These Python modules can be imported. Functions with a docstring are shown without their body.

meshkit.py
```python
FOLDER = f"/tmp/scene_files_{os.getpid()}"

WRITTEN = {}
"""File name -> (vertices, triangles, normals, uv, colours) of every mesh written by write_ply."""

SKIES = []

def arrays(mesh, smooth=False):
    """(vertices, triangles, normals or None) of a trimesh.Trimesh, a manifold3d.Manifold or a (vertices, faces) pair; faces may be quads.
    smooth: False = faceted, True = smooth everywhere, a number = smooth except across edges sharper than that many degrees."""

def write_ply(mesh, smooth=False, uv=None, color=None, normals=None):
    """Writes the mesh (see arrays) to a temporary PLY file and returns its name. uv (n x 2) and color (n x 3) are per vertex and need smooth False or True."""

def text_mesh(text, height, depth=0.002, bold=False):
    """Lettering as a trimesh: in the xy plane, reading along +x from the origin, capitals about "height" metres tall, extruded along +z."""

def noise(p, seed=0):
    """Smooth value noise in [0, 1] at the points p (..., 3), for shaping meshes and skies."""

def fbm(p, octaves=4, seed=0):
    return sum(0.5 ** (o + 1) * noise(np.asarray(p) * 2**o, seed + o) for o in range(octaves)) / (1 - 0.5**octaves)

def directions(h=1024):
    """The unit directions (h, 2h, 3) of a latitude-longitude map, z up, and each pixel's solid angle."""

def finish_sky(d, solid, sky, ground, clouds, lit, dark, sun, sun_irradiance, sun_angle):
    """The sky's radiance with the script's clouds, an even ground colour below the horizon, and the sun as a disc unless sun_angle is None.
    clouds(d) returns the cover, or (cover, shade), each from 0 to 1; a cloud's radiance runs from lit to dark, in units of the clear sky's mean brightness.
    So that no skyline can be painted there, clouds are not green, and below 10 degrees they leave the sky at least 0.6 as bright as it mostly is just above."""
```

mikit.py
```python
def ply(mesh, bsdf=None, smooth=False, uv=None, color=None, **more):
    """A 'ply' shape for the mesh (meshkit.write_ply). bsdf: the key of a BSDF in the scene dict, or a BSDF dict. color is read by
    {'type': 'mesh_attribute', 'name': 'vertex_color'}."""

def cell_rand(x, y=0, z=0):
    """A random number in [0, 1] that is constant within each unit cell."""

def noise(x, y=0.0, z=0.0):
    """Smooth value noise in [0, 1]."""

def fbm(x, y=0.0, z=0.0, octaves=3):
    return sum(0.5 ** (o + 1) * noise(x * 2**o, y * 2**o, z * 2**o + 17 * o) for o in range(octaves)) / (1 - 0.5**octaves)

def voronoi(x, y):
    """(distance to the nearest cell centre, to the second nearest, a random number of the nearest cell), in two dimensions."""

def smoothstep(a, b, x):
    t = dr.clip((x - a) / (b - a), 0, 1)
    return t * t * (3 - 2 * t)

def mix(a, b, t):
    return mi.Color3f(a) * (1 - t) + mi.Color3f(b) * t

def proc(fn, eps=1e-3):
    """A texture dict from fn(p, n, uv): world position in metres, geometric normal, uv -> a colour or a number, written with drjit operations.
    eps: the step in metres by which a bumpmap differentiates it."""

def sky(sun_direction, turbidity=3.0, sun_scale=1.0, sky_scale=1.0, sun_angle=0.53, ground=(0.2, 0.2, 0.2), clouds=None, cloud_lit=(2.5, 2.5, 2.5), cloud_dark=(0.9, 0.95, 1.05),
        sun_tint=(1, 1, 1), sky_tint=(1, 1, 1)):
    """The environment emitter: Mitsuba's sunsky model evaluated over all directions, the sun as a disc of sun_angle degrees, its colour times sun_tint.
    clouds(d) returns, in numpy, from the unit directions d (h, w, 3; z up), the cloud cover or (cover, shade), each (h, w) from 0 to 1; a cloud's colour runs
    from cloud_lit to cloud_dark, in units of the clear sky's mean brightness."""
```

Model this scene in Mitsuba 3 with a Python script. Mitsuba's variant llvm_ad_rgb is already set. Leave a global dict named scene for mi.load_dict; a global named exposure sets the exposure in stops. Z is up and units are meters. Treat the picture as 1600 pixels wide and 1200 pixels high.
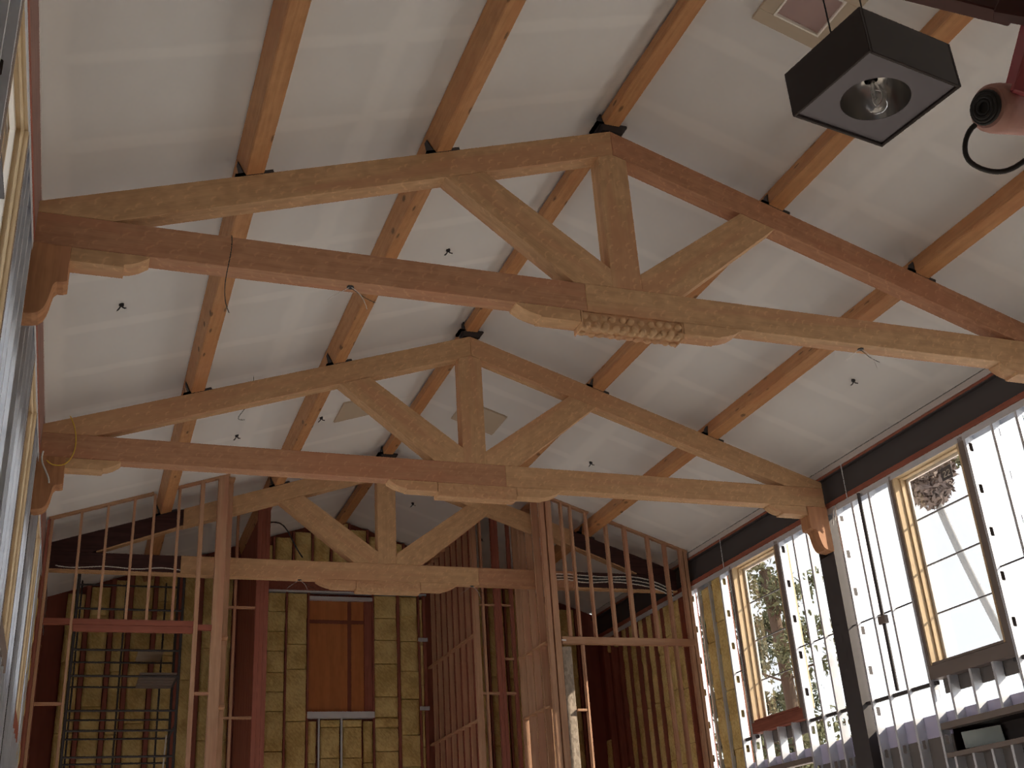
import math, random
import numpy as np
import trimesh
import drjit as dr
import mitsuba as mi
import mikit, meshkit
from mikit import noise, fbm, voronoi, smoothstep, mix, proc, cell_rand
from shapely.geometry import Polygon, box as sbox
from shapely.ops import unary_union

T = mi.ScalarTransform4f
random.seed(7)
rng = np.random.default_rng(7)
scene, labels = {}, {}

# ------------------------------------------------------------------ camera, sky, exposure
CAM = np.array([-5.1843, -9.5387, 1.6])
FWD = np.array([0.33233, 0.84364, 0.42170])
UPV = np.array([-0.09180, -0.41606, 0.90469])
scene['camera'] = {'type': 'perspective', 'fov_axis': 'x', 'fov': 2 * math.degrees(math.atan(800 / 1786.4)),
                   'near_clip': 0.05, 'far_clip': 500.0,
                   'to_world': T().look_at(origin=CAM.tolist(), target=(CAM + FWD).tolist(), up=UPV.tolist())}
scene['sky'] = mikit.sky([0.75, -0.35, 0.51], turbidity=3.6, sun_tint=(0.94, 1.0, 1.15), sun_scale=1.0, sky_scale=1.0, ground=(0.62, 0.62, 0.61),
                        clouds=lambda d: (0.76 + 0.24 * meshkit.fbm(d * np.array([3.0, 3.0, 6.0]), 3), 0.15), cloud_lit=(1.7, 1.7, 1.72), cloud_dark=(1.2, 1.22, 1.26))
exposure = 2.74

# ------------------------------------------------------------------ the measured hall (metres)
HALF = 5.97                      # half span of a truss
APEX, SLOPE = 9.741, 0.33469     # top of the top chords at the ridge, roof slope
CEIL = 10.042                    # ceiling at the ridge
TIE0, TIE1 = 7.309, 7.641        # tie beam
TT = 0.21                        # truss thickness
TY = (0.0, 5.25, 10.446)         # truss front faces
YB, YP, YF = 14.9, 9.97, 11.6    # back wall, front partition, alcove front
XR, XL = 6.07, -5.92             # inner faces of the side walls
ceil_z = lambda x: CEIL - SLOPE * abs(x)

# ------------------------------------------------------------------ helpers
def quads_box(x0, x1, y0, y1, z0, z1):
    v = np.array([[x, y, z] for x in (x0, x1) for y in (y0, y1) for z in (z0, z1)], float)
    f = np.array([[0, 1, 3], [0, 3, 2], [4, 6, 7], [4, 7, 5], [0, 4, 5], [0, 5, 1], [2, 3, 7], [2, 7, 6], [0, 2, 6], [0, 6, 4], [1, 5, 7], [1, 7, 3]])
    return trimesh.Trimesh(v, f, process=False)

def cbox(x0, x1, y0, y1, z0, z1, c=0.004):
    """box with chamfered edges"""
    x0, x1, y0, y1, z0, z1 = min(x0, x1), max(x0, x1), min(y0, y1), max(y0, y1), min(z0, z1), max(z0, z1)
    c = min(c, 0.3 * min(x1 - x0, y1 - y0, z1 - z0))
    pts = []
    for sx in (0, 1):
        for sy in (0, 1):
            for sz in (0, 1):
                X, Y, Z = (x0, x1)[sx], (y0, y1)[sy], (z0, z1)[sz]
                dx, dy, dz = (c, -c)[sx], (c, -c)[sy], (c, -c)[sz]
                pts += [(X, Y + dy, Z + dz), (X + dx, Y, Z + dz), (X + dx, Y + dy, Z)]
    return trimesh.Trimesh(np.array(pts)).convex_hull

def orient(m, p0, p1, up=(0, 0, 1)):
    """takes a mesh built along +x from the origin (y sideways, z up) to p0 -> p1"""
    p0, p1, up = np.asarray(p0, float), np.asarray(p1, float), np.asarray(up, float)
    a = (p1 - p0) / np.linalg.norm(p1 - p0)
    s = np.cross(up, a); s /= np.linalg.norm(s)
    u = np.cross(a, s)
    M = np.eye(4); M[:3, 0], M[:3, 1], M[:3, 2], M[:3, 3] = a, s, u, p0
    m = m.copy(); m.apply_transform(M)
    return m

def bar(p0, p1, w, h, up=(0, 0, 1), c=0.004):
    l = float(np.linalg.norm(np.subtract(p1, p0)))
    return orient(cbox(0, l, -w / 2, w / 2, -h / 2, h / 2, c), p0, p1, up)

def tube(points, r, n=8):
    p = np.asarray(points, float)
    t = np.gradient(p, axis=0); t /= np.linalg.norm(t, axis=1, keepdims=True)
    ref = np.array([0.31, 0.87, 0.38])
    s = np.cross(t, ref); s /= np.linalg.norm(s, axis=1, keepdims=True)
    u = np.cross(t, s)
    a = np.arange(n) * 2 * np.pi / n
    v = (p[:, None] + r * (np.cos(a)[None, :, None] * s[:, None] + np.sin(a)[None, :, None] * u[:, None])).reshape(-1, 3)
    f = []
    for i in range(len(p) - 1):
        for j in range(n):
            k = (j + 1) % n
            f += [[i * n + j, (i + 1) * n + j, (i + 1) * n + k], [i * n + j, (i + 1) * n + k, i * n + k]]
    e = len(v); v = np.vstack([v, p[:1], p[-1:]])
    for j in range(n):
        k = (j + 1) % n
        f += [[e, j, k], [e + 1, (len(p) - 1) * n + k, (len(p) - 1) * n + j]]
    m = trimesh.Trimesh(v, np.array(f), process=False)
    if m.volume < 0: m.invert()
    return m

def curve(ctrl, n=24):
    from scipy.interpolate import CubicSpline
    c = np.asarray(ctrl, float)
    d = np.r_[0, np.cumsum(np.linalg.norm(np.diff(c, axis=0), axis=1))]
    return CubicSpline(d, c)(np.linspace(0, d[-1], n))

def inset(poly, c):
    p = np.asarray(poly, float); n = len(p); out = []
    for i in range(n):
        a, b, d = p[i - 1], p[i], p[(i + 1) % n]
        e1, e2 = (b - a) / np.linalg.norm(b - a), (d - b) / np.linalg.norm(d - b)
        n1, n2 = np.array([-e1[1], e1[0]]), np.array([-e2[1], e2[0]])
        m = n1 + n2; k = m @ m
        m = m * min(2 / k, 3.0) if k > 1e-6 else n1
        out.append(b + c * m)
    return np.array(out)

def prism(poly, y0, y1, c=0.006):
    """polygon in (x, z) pushed along y, with chamfered edges"""
    P = Polygon(poly)
    poly = np.array(P.exterior.coords)[:-1]
    if not P.exterior.is_ccw: poly = poly[::-1]
    ins = inset(poly, c)
    v2, f2 = trimesh.creation.triangulate_polygon(Polygon(ins), engine='earcut')
    n = len(poly)
    rings = [(ins, y0), (poly, y0 + c), (poly, y1 - c), (ins, y1)]
    v = np.vstack([np.c_[r[:, 0], np.full(n, y), r[:, 1]] for r, y in rings] +
                  [np.c_[v2[:, 0], np.full(len(v2), y0), v2[:, 1]], np.c_[v2[:, 0], np.full(len(v2), y1), v2[:, 1]]])
    f = []
    for k in range(3):
        for i in range(n):
            j = (i + 1) % n
            f += [[k * n + i, (k + 1) * n + j, k * n + j], [k * n + i, (k + 1) * n + i, (k + 1) * n + j]]
    b = 4 * n
    area = 0.5 * np.sum(np.cross(v2[f2[:, 1]] - v2[f2[:, 0]], v2[f2[:, 2]] - v2[f2[:, 0]]))
    fl = f2 if area > 0 else f2[:, ::-1]
    f = np.vstack([np.array(f), fl + b, fl[:, ::-1] + b + len(v2)])
    m = trimesh.Trimesh(v, f, process=False)
    if m.volume < 0: m.invert()
    return m

def mirror(poly): return [(-x, z) for x, z in poly][::-1]

def lathe(profile, n=32):
    return trimesh.creation.revolve(np.asarray(profile, float), sections=n)

cat = trimesh.util.concatenate
used = {}
def key(name):
    if name not in used and name not in scene and name not in labels:
        used[name] = 0; return name
    used[name] = used.get(name, 0) + 1
    return f'{name}_{used[name]:03d}'

def thing(name, label, category, group=None, kind=None):
    k = key(name)
    labels[k] = {'label': label, 'category': category}
    if group: labels[k]['group'] = group
    if kind: labels[k]['kind'] = kind
    return k

def part(owner, name, mesh, mat, smooth=False, label=None, **more):
    k = key(owner + '__' + name)
    scene[k] = mikit.ply(mesh, mat, smooth=smooth, **more) if not isinstance(mesh, dict) else mesh
    if label: labels[k] = {'label': label}
    return k

def single(name, mesh, mat, label, category, group=None, kind=None, smooth=False):
    k = thing(name, label, category, group, kind)
    scene[k] = mikit.ply(mesh, mat, smooth=smooth)
    return k

# ------------------------------------------------------------------ materials
def rgb(*c): return {'type': 'rgb', 'value': list(c)}

def wood(name, along, light, dark, red=None, rough=0.62, hewn=0.0, face='xz', knots=False, blotch=0.9, fine=34.0, grain=0.55):
    """lumber: grain drawn out along a direction; hewn = depth of adze scallops in metres"""
    a = np.asarray(along, float); a /= np.linalg.norm(a)
    b = np.cross(a, [0.0, 1.0, 0.0] if abs(a[1]) < 0.9 else [1.0, 0.0, 0.0]); b /= np.linalg.norm(b)
    c = np.cross(a, b)
    A, B, C = (mi.ScalarVector3f(*map(float, q)) for q in (a, b, c))
    def colour(p, n, uv):
        s, t, w = dr.dot(p, A), dr.dot(p, B), dr.dot(p, C)
        warp = 0.06 * noise(s * 1.1, t * 3, w * 3)
        g = fbm(s * 1.3, (t + warp) * fine, (w + warp) * fine)
        g2 = noise(s * 6, t * 160, w * 160)
        mot = fbm(s * 9, t * 14, w * 14)
        col = mix(dark, light, dr.clip(grain * smoothstep(0.25, 0.75, g) + 0.22 * g2 + (0.78 - grain) * smoothstep(0.2, 0.8, mot), 0, 1))
        if red is not None:
            col = mix(col, mi.Color3f(red), smoothstep(0.45, 0.72, fbm(s * blotch, t * 5, w * 5)) * 0.55)
        if hewn:
            cu, cv = p.x * 9.0, dr.select(dr.abs(n.y) > 0.5, p.z, p.y) * 11.0
            e1, e2, er = voronoi(cu, cv)
            e3, e4, er2 = voronoi(cu + 0.16, cv - 0.10)
            ring = smoothstep(0.26, 0.38, e1) * (1 - smoothstep(0.42, 0.56, e1)) * smoothstep(0.03, 0.13, e1 - e3) * dr.select(er > 0.4, 1.0, 0.0)
            col = mix(col, mi.Color3f(light) * 1.25, ring * 0.36)
        if knots:
            d1, d2, r = voronoi(s * 1.7, (t + w) * 5)
            col = mix(col, mi.Color3f(light) * 0.28, (1 - smoothstep(0.05, 0.13, d1)) * dr.select(r > 0.45, 0.85, 0.0))
        return col
    base = {'type': 'principled', 'base_color': proc(colour), 'roughness': rough, 'specular': 0.35}
    if hewn:
        def bump(p, n, uv):
            u = p.x
            v = dr.select(dr.abs(n.y) > 0.5, p.z, p.y)
            d1, d2, r = voronoi(u * 9.0, v * 11.0)
            return dr.minimum(d1, 0.75) * (0.35 + 0.65 * r) + 0.25 * noise(u * 40, v * 160)
        base = {'type': 'bumpmap', 'arbitrary': proc(bump, eps=2e-3), 'scale': hewn, 'bsdf': base}
    scene[name] = base

SL = np.array([1, 0, -SLOPE]); SLm = np.array([1, 0, SLOPE])
TAN, TAN2, RED = (0.58, 0.375, 0.210), (0.43, 0.255, 0.132), (0.48, 0.235, 0.132)
for nm, d in (('tie', (1, 0, 0)), ('chord_a', SLm), ('chord_b', SL), ('king', (0, 0, 1)), ('brace_a', (1.4, 0, -1.03)), ('brace_b', (1.4, 0, 1.03))):
    wood('wood_' + nm, d, TAN, TAN2, RED, hewn=0.009, blotch=0.5, grain=0.25)
wood('wood_tie_red', (1, 0, 0), (0.47, 0.265, 0.155), (0.35, 0.172, 0.095), (0.42, 0.185, 0.105), hewn=0.008, grain=0.35)
wood('wood_chord_red', SL, (0.49, 0.260, 0.150), (0.36, 0.170, 0.092), (0.42, 0.180, 0.100), hewn=0.006, grain=0.3)
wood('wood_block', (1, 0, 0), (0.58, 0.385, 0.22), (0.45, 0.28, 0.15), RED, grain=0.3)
wood('wood_core', (1, 0, 0), (0.060, 0.022, 0.020), (0.030, 0.012, 0.012), rough=0.7)
wood('wood_corbel', (0, 0, 1), (0.46, 0.235, 0.115), (0.31, 0.140, 0.065), RED, fine=22)
wood('wood_purlin', (0, 1, 0), (0.52, 0.280, 0.132), (0.38, 0.180, 0.076), (0.44, 0.190, 0.080), rough=0.5, knots=True, grain=0.4)
wood('fir_z', (0, 0, 1), (0.52, 0.32, 0.205), (0.39, 0.215, 0.130), (0.44, 0.20, 0.130))
wood('fir_x', (1, 0, 0), (0.50, 0.305, 0.190), (0.37, 0.200, 0.118), (0.42, 0.19, 0.120))
wood('fir_y', (0, 1, 0), (0.52, 0.32, 0.19), (0.40, 0.225, 0.125), (0.45, 0.21, 0.125))
wood('fir_red', (0, 0, 1), (0.36, 0.130, 0.092), (0.25, 0.080, 0.056), (0.33, 0.102, 0.070))
wood('header_red', (1, 0, 0), (0.30, 0.100, 0.065), (0.21, 0.064, 0.042), (0.26, 0.080, 0.052))
wood('cover_brown', (0, 1, 0), (0.25, 0.150, 0.130), (0.19, 0.110, 0.095), rough=0.7)
wood('fir_plate', (0, 1, 0), (0.34, 0.120, 0.080), (0.22, 0.070, 0.048), (0.30, 0.085, 0.060))
wood('window_wood_z', (0, 0, 1), (0.62, 0.50, 0.33), (0.50, 0.37, 0.22), fine=26)
wood('window_wood_y', (0, 1, 0), (0.62, 0.50, 0.33), (0.50, 0.37, 0.22), fine=26)
wood('plywood_rust', (0, 0, 1), (0.54, 0.215, 0.080), (0.43, 0.155, 0.053), fine=9, rough=0.7)
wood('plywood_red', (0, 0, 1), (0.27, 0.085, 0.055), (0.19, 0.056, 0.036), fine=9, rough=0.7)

def drywall(p, n, uv):
    q = noise(p.x * 2.3, p.y * 2.3, p.z * 2.3)
    s = dr.abs(p.x) * 1.0545
    y = p.y + 0.35
    fy = dr.abs(y / 1.22 - dr.floor(y / 1.22 + 0.5)) * 1.22
    fs = dr.abs((s - 3.1) / 3.05 - dr.floor((s - 3.1) / 3.05 + 0.5)) * 3.05
    wob = 0.05 * noise(p.x * 3, p.y * 3, 5.0)
    mud = dr.maximum(1 - smoothstep(0.07, 0.15, fy + wob), 1 - smoothstep(0.09, 0.20, fs + wob))
    base = mix((0.645, 0.645, 0.645), (0.68, 0.68, 0.678), q)
    return mix(base, (0.76, 0.755, 0.745), mud * 0.5)
scene['drywall'] = {'type': 'principled', 'base_color': proc(drywall), 'roughness': 0.85, 'specular': 0.2}

def steel_col(p, n, uv):
    return mix((0.58, 0.62, 0.69), (0.70, 0.735, 0.79), noise(p.x * 9, p.y * 9, p.z * 5))
scene['galvanised'] = {'type': 'twosided', 'bsdf': {'type': 'principled', 'base_color': proc(steel_col), 'metallic': 0.40, 'roughness': 0.45, 'specular': 0.5}}
scene['steel_dark'] = {'type': 'principled', 'base_color': rgb(0.060, 0.055, 0.058), 'roughness': 0.6, 'specular': 0.4}
scene['bracket_steel'] = {'type': 'principled', 'base_color': rgb(0.045, 0.040, 0.042), 'roughness': 0.5, 'metallic': 0.4}
def wool(p, n, uv):
    g = 0.6 * fbm(p.x * 31 + p.z * 11, p.y * 31 - p.z * 7, p.z * 23 + p.x * 9, octaves=4) + 0.4 * noise(p.x * 4.3 + p.z * 1.7, p.y * 4.3, p.z * 3.1 - p.x)
    return mix((0.52, 0.37, 0.13), (0.80, 0.655, 0.31), smoothstep(0.2, 0.75, g))
scene['mineral_wool'] = {'type': 'principled', 'base_color': proc(wool), 'roughness': 0.95, 'specular': 0.1}
def osb(p, n, uv):
    d1, d2, r = voronoi(p.y * 30 + p.x * 30, p.z * 16)
    return mix((0.25, 0.21, 0.17), (0.42, 0.36, 0.29), r)
scene['osb_grey'] = {'type': 'principled', 'base_color': proc(osb), 'roughness': 0.8}
scene['sheathing'] = {'type': 'principled', 'base_color': rgb(0.16, 0.145, 0.140), 'roughness': 0.85}
scene['membrane'] = {'type': 'principled', 'base_color': rgb(0.50, 0.48, 0.66), 'roughness': 0.6}  # lilac colour standing in for the glare fade below the open bays
def slab(p, n, uv):
    return mix((0.50, 0.495, 0.485), (0.60, 0.592, 0.58), fbm(p.x * 0.9, p.y * 0.9, 0.0))
scene['concrete'] = {'type': 'principled', 'base_color': proc(slab), 'roughness': 0.8}
scene['trim_grey'] = {'type': 'principled', 'base_color': rgb(0.50, 0.47, 0.46), 'roughness': 0.7}
scene['sash_white'] = {'type': 'principled', 'base_color': rgb(0.72, 0.70, 0.66), 'roughness': 0.5}
scene['pane_glass'] = {'type': 'thindielectric', 'int_ior': 1.5}
scene['muntin_dark'] = {'type': 'principled', 'base_color': rgb(0.10, 0.10, 0.11), 'roughness': 0.5}
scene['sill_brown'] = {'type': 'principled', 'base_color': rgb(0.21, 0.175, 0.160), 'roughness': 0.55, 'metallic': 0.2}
scene['tan_panel'] = {'type': 'principled', 'base_color': rgb(0.46, 0.385, 0.295), 'roughness': 0.6}
scene['mauve_panel'] = {'type': 'principled', 'base_color': rgb(0.36, 0.25, 0.24), 'roughness': 0.35}
scene['white_paint'] = {'type': 'principled', 'base_color': rgb(0.80, 0.78, 0.74), 'roughness': 0.5}
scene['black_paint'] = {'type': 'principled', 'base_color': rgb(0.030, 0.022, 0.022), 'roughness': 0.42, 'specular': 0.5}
scene['lamp_grey'] = {'type': 'principled', 'base_color': rgb(0.175, 0.170, 0.200), 'roughness': 0.45, 'metallic': 0.3}
scene['lamp_cup'] = {'type': 'principled', 'base_color': rgb(0.42, 0.42, 0.42), 'roughness': 0.14, 'metallic': 0.9}
scene['bulb_glass'] = {'type': 'thindielectric', 'int_ior': 1.9}
scene['chrome'] = {'type': 'principled', 'base_color': rgb(0.75, 0.75, 0.75), 'roughness': 0.15, 'metallic': 1.0}
def dusty(p, n, uv):
    return mix((0.44, 0.225, 0.195), (0.56, 0.345, 0.305), fbm(p.x * 18, p.y * 18, p.z * 18))
scene['dusty_red'] = {'type': 'principled', 'base_color': proc(dusty), 'roughness': 0.6}
scene['boom_red'] = {'type': 'principled', 'base_color': rgb(0.40, 0.095, 0.115), 'roughness': 0.5}
scene['boom_dark'] = {'type': 'principled', 'base_color': rgb(0.075, 0.022, 0.020), 'roughness': 0.6}
scene['rubber'] = {'type': 'principled', 'base_color': rgb(0.022, 0.022, 0.024), 'roughness': 0.6}
scene['cable_white'] = {'type': 'principled', 'base_color': rgb(0.62, 0.60, 0.58), 'roughness': 0.5}
scene['cable_yellow'] = {'type': 'principled', 'base_color': rgb(0.62, 0.42, 0.06), 'roughness': 0.5}
scene['bark'] = {'type': 'principled', 'base_color': rgb(0.12, 0.085, 0.06), 'roughness': 0.9}
scene['bark_pale'] = {'type': 'principled', 'base_color': rgb(0.26, 0.27, 0.28), 'roughness': 0.9}
for nm, c in (('leaf_dark', (0.060, 0.075, 0.045)), ('leaf_mid', (0.12, 0.13, 0.065)), ('leaf_brown', (0.125, 0.095, 0.085))):
    scene[nm] = {'type': 'twosided', 'bsdf': {'type': 'principled', 'base_color': rgb(*c), 'roughness': 0.7}}
def soil(p, n, uv):
    return mix((0.60, 0.595, 0.585), (0.76, 0.755, 0.745), fbm(p.x * 0.4, p.y * 0.4, 0.0))
scene['soil'] = {'type': 'principled', 'base_color': proc(soil), 'roughness': 0.95}
scene['zinc_pale'] = {'type': 'principled', 'base_color': rgb(0.62, 0.70, 0.68), 'roughness': 0.5}
scene['sticker_grey'] = {'type': 'principled', 'base_color': rgb(0.10, 0.10, 0.115), 'roughness': 0.6}

# ------------------------------------------------------------------ ground, floor, ceiling, closing walls
single('ground', quads_box(-160, 160, -160, 160, -0.35, -0.15), 'soil', 'pale dry ground outside around the hall', 'ground', kind='structure')
single('floor', quads_box(-6.4, 6.5, -12.3, 15.3, -0.15, 0.0), 'concrete', 'bare concrete floor slab of the hall', 'floor', kind='structure')
for s, nm, lb in ((-1, 'ceiling_left', 'drywall ceiling slope left of the ridge, from the left eave to the ridge purlins'), (1, 'ceiling_right', 'drywall ceiling slope right of the ridge, down to the clerestory windows')):
    xe = -6.02 if s < 0 else 6.08
    poly = [(0, CEIL), (xe, ceil_z(xe)), (xe, ceil_z(xe) + 0.12), (0, CEIL + 0.12)]
    single(nm, prism(poly, -12.3, 15.2, 0.002), 'drywall', lb, 'ceiling', kind='structure')
wb = thing('wall_back', 'closed end wall of grey boards behind the viewer', 'wall', kind='structure')
for i_, q_ in enumerate(((-6.4, -4.6, -0.1, 10.3), (4.8, 6.5, -0.1, 10.3), (-4.6, 4.8, 7.2, 10.3), (-4.6, 4.8, -0.1, 0.9), (-4.6, -2.2, 0.9, 7.2), (2.4, 4.8, 0.9, 7.2), (-2.2, 2.4, 0.9, 7.2))):
    part(wb, 'panel', quads_box(q_[0], q_[1], -12.45 + 0.002 * i_, -12.3, q_[2], q_[3]), 'osb_grey')

# ------------------------------------------------------------------ roof trusses
def carved_block(x0, x1, y0, y1, z0, z1, lump, size, seed):
    """block whose front and under faces are chipped into rounded pebbles"""
    r = np.random.default_rng(seed)
    q = 0.75 * lump
    lumps = []
    pieces = [cbox(x0, x1, y0 + q, y1, z0 + q, z1, 0.004), cbox(x0, x0 + 0.016, y0 + 0.004, y1, z0 + 0.006, z1, 0.003), cbox(x1 - 0.016, x1, y0 + 0.004, y1, z0 + 0.006, z1, 0.003)]
    ball = trimesh.creation.icosphere(2)
    for face in (0, 1):
        hgt = (z1 - z0) if face == 0 else (y1 - y0)
        rows = max(2, int(hgt / (size * 0.86)))
        cols = int((x1 - x0) / size)
        for i in range(cols):
            for j in range(rows):
                u = x0 + (i + 0.5 + 0.28 * (j % 2 - 0.5) + r.uniform(-0.14, 0.14)) * (x1 - x0) / cols
                v = (j + 0.5 + r.uniform(-0.12, 0.12)) * hgt / rows
                sx, sv, sd = size * r.uniform(0.35, 0.44), size * r.uniform(0.31, 0.40), lump * r.uniform(0.7, 1.15)
                u = min(max(u, x0 + sx), x1 - sx)
                m = ball.copy(); m.apply_scale([sx, sd, sv] if face == 0 else [sx, sv, sd])
                m.apply_transform(trimesh.transformations.rotation_matrix(r.uniform(-0.5, 0.5), [0, 1, 0] if face == 0 else [0, 0, 1]))
                m.apply_translation([u, y0 + q, z1 - v * 0.94 - 0.01] if face == 0 else [u, y0 + v, z0 + q])
                lumps.append(m)
    return cat(pieces), lumps

def chord(x_end, y0, mat_y=TT, lo=0.333):
    s = 1 if x_end > 0 else -1
    e = abs(x_end)
    ztop = lambda x: APEX - SLOPE * x
    zlo = lambda x: max(TIE1, APEX - lo - SLOPE * x)
    xm = (APEX - lo - TIE1) / SLOPE
    p = [(0, ztop(0)), (e, ztop(e)), (e, zlo(e))]
    if e > xm: p.append((xm, TIE1))
    p.append((0, zlo(0)))
    return [(s * x, z) for x, z in p]

CENTRE_WING = [(-1.32, TIE0), (-1.318, 7.288), (-1.24, 7.238), (-1.15, 7.205), (-1.055, 7.184), (-1.05, 7.170), (-0.606, 7.168), (-0.606, TIE0)]
STEP = [(4.92, TIE0), (4.925, 7.290), (5.01, 7.232), (5.08, 7.204), (5.138, 7.192), (5.142, 7.166), (5.60, 7.164), (5.60, TIE0)]
LEG = [(5.60, TIE0), (5.60, 6.945), (5.635, 6.93), (5.685, 6.928), (5.712, 6.895), (5.724, 6.83), (5.735, 6.76), (5.752, 6.695), (5.775, 6.64), (5.81, 6.605), (5.86, 6.590), (5.97, 6.580), (5.97, TIE0)]
BRACE = [(1.58, 8.878), (2.02, 8.731), (0.64, TIE1), (0.158, TIE1), (0.158, 7.845)]
KING = [(-0.198, TIE1), (0.158, TIE1), (0.158, 9.355), (-0.02, 9.408), (-0.198, 9.342)]
TRUSS_LABEL = ('nearest timber roof truss, with the deeply pebble-carved block under its middle',
               'middle timber roof truss, its right end resting on the black steel column',
               'farthest timber roof truss, running behind the stud partitions with dark bare ends')
PURLIN_X = (-4.0, -2.03, 0.03, 2.09, 4.05)
PW, PH = 0.195, 0.288
hanger_cache = {}
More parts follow.
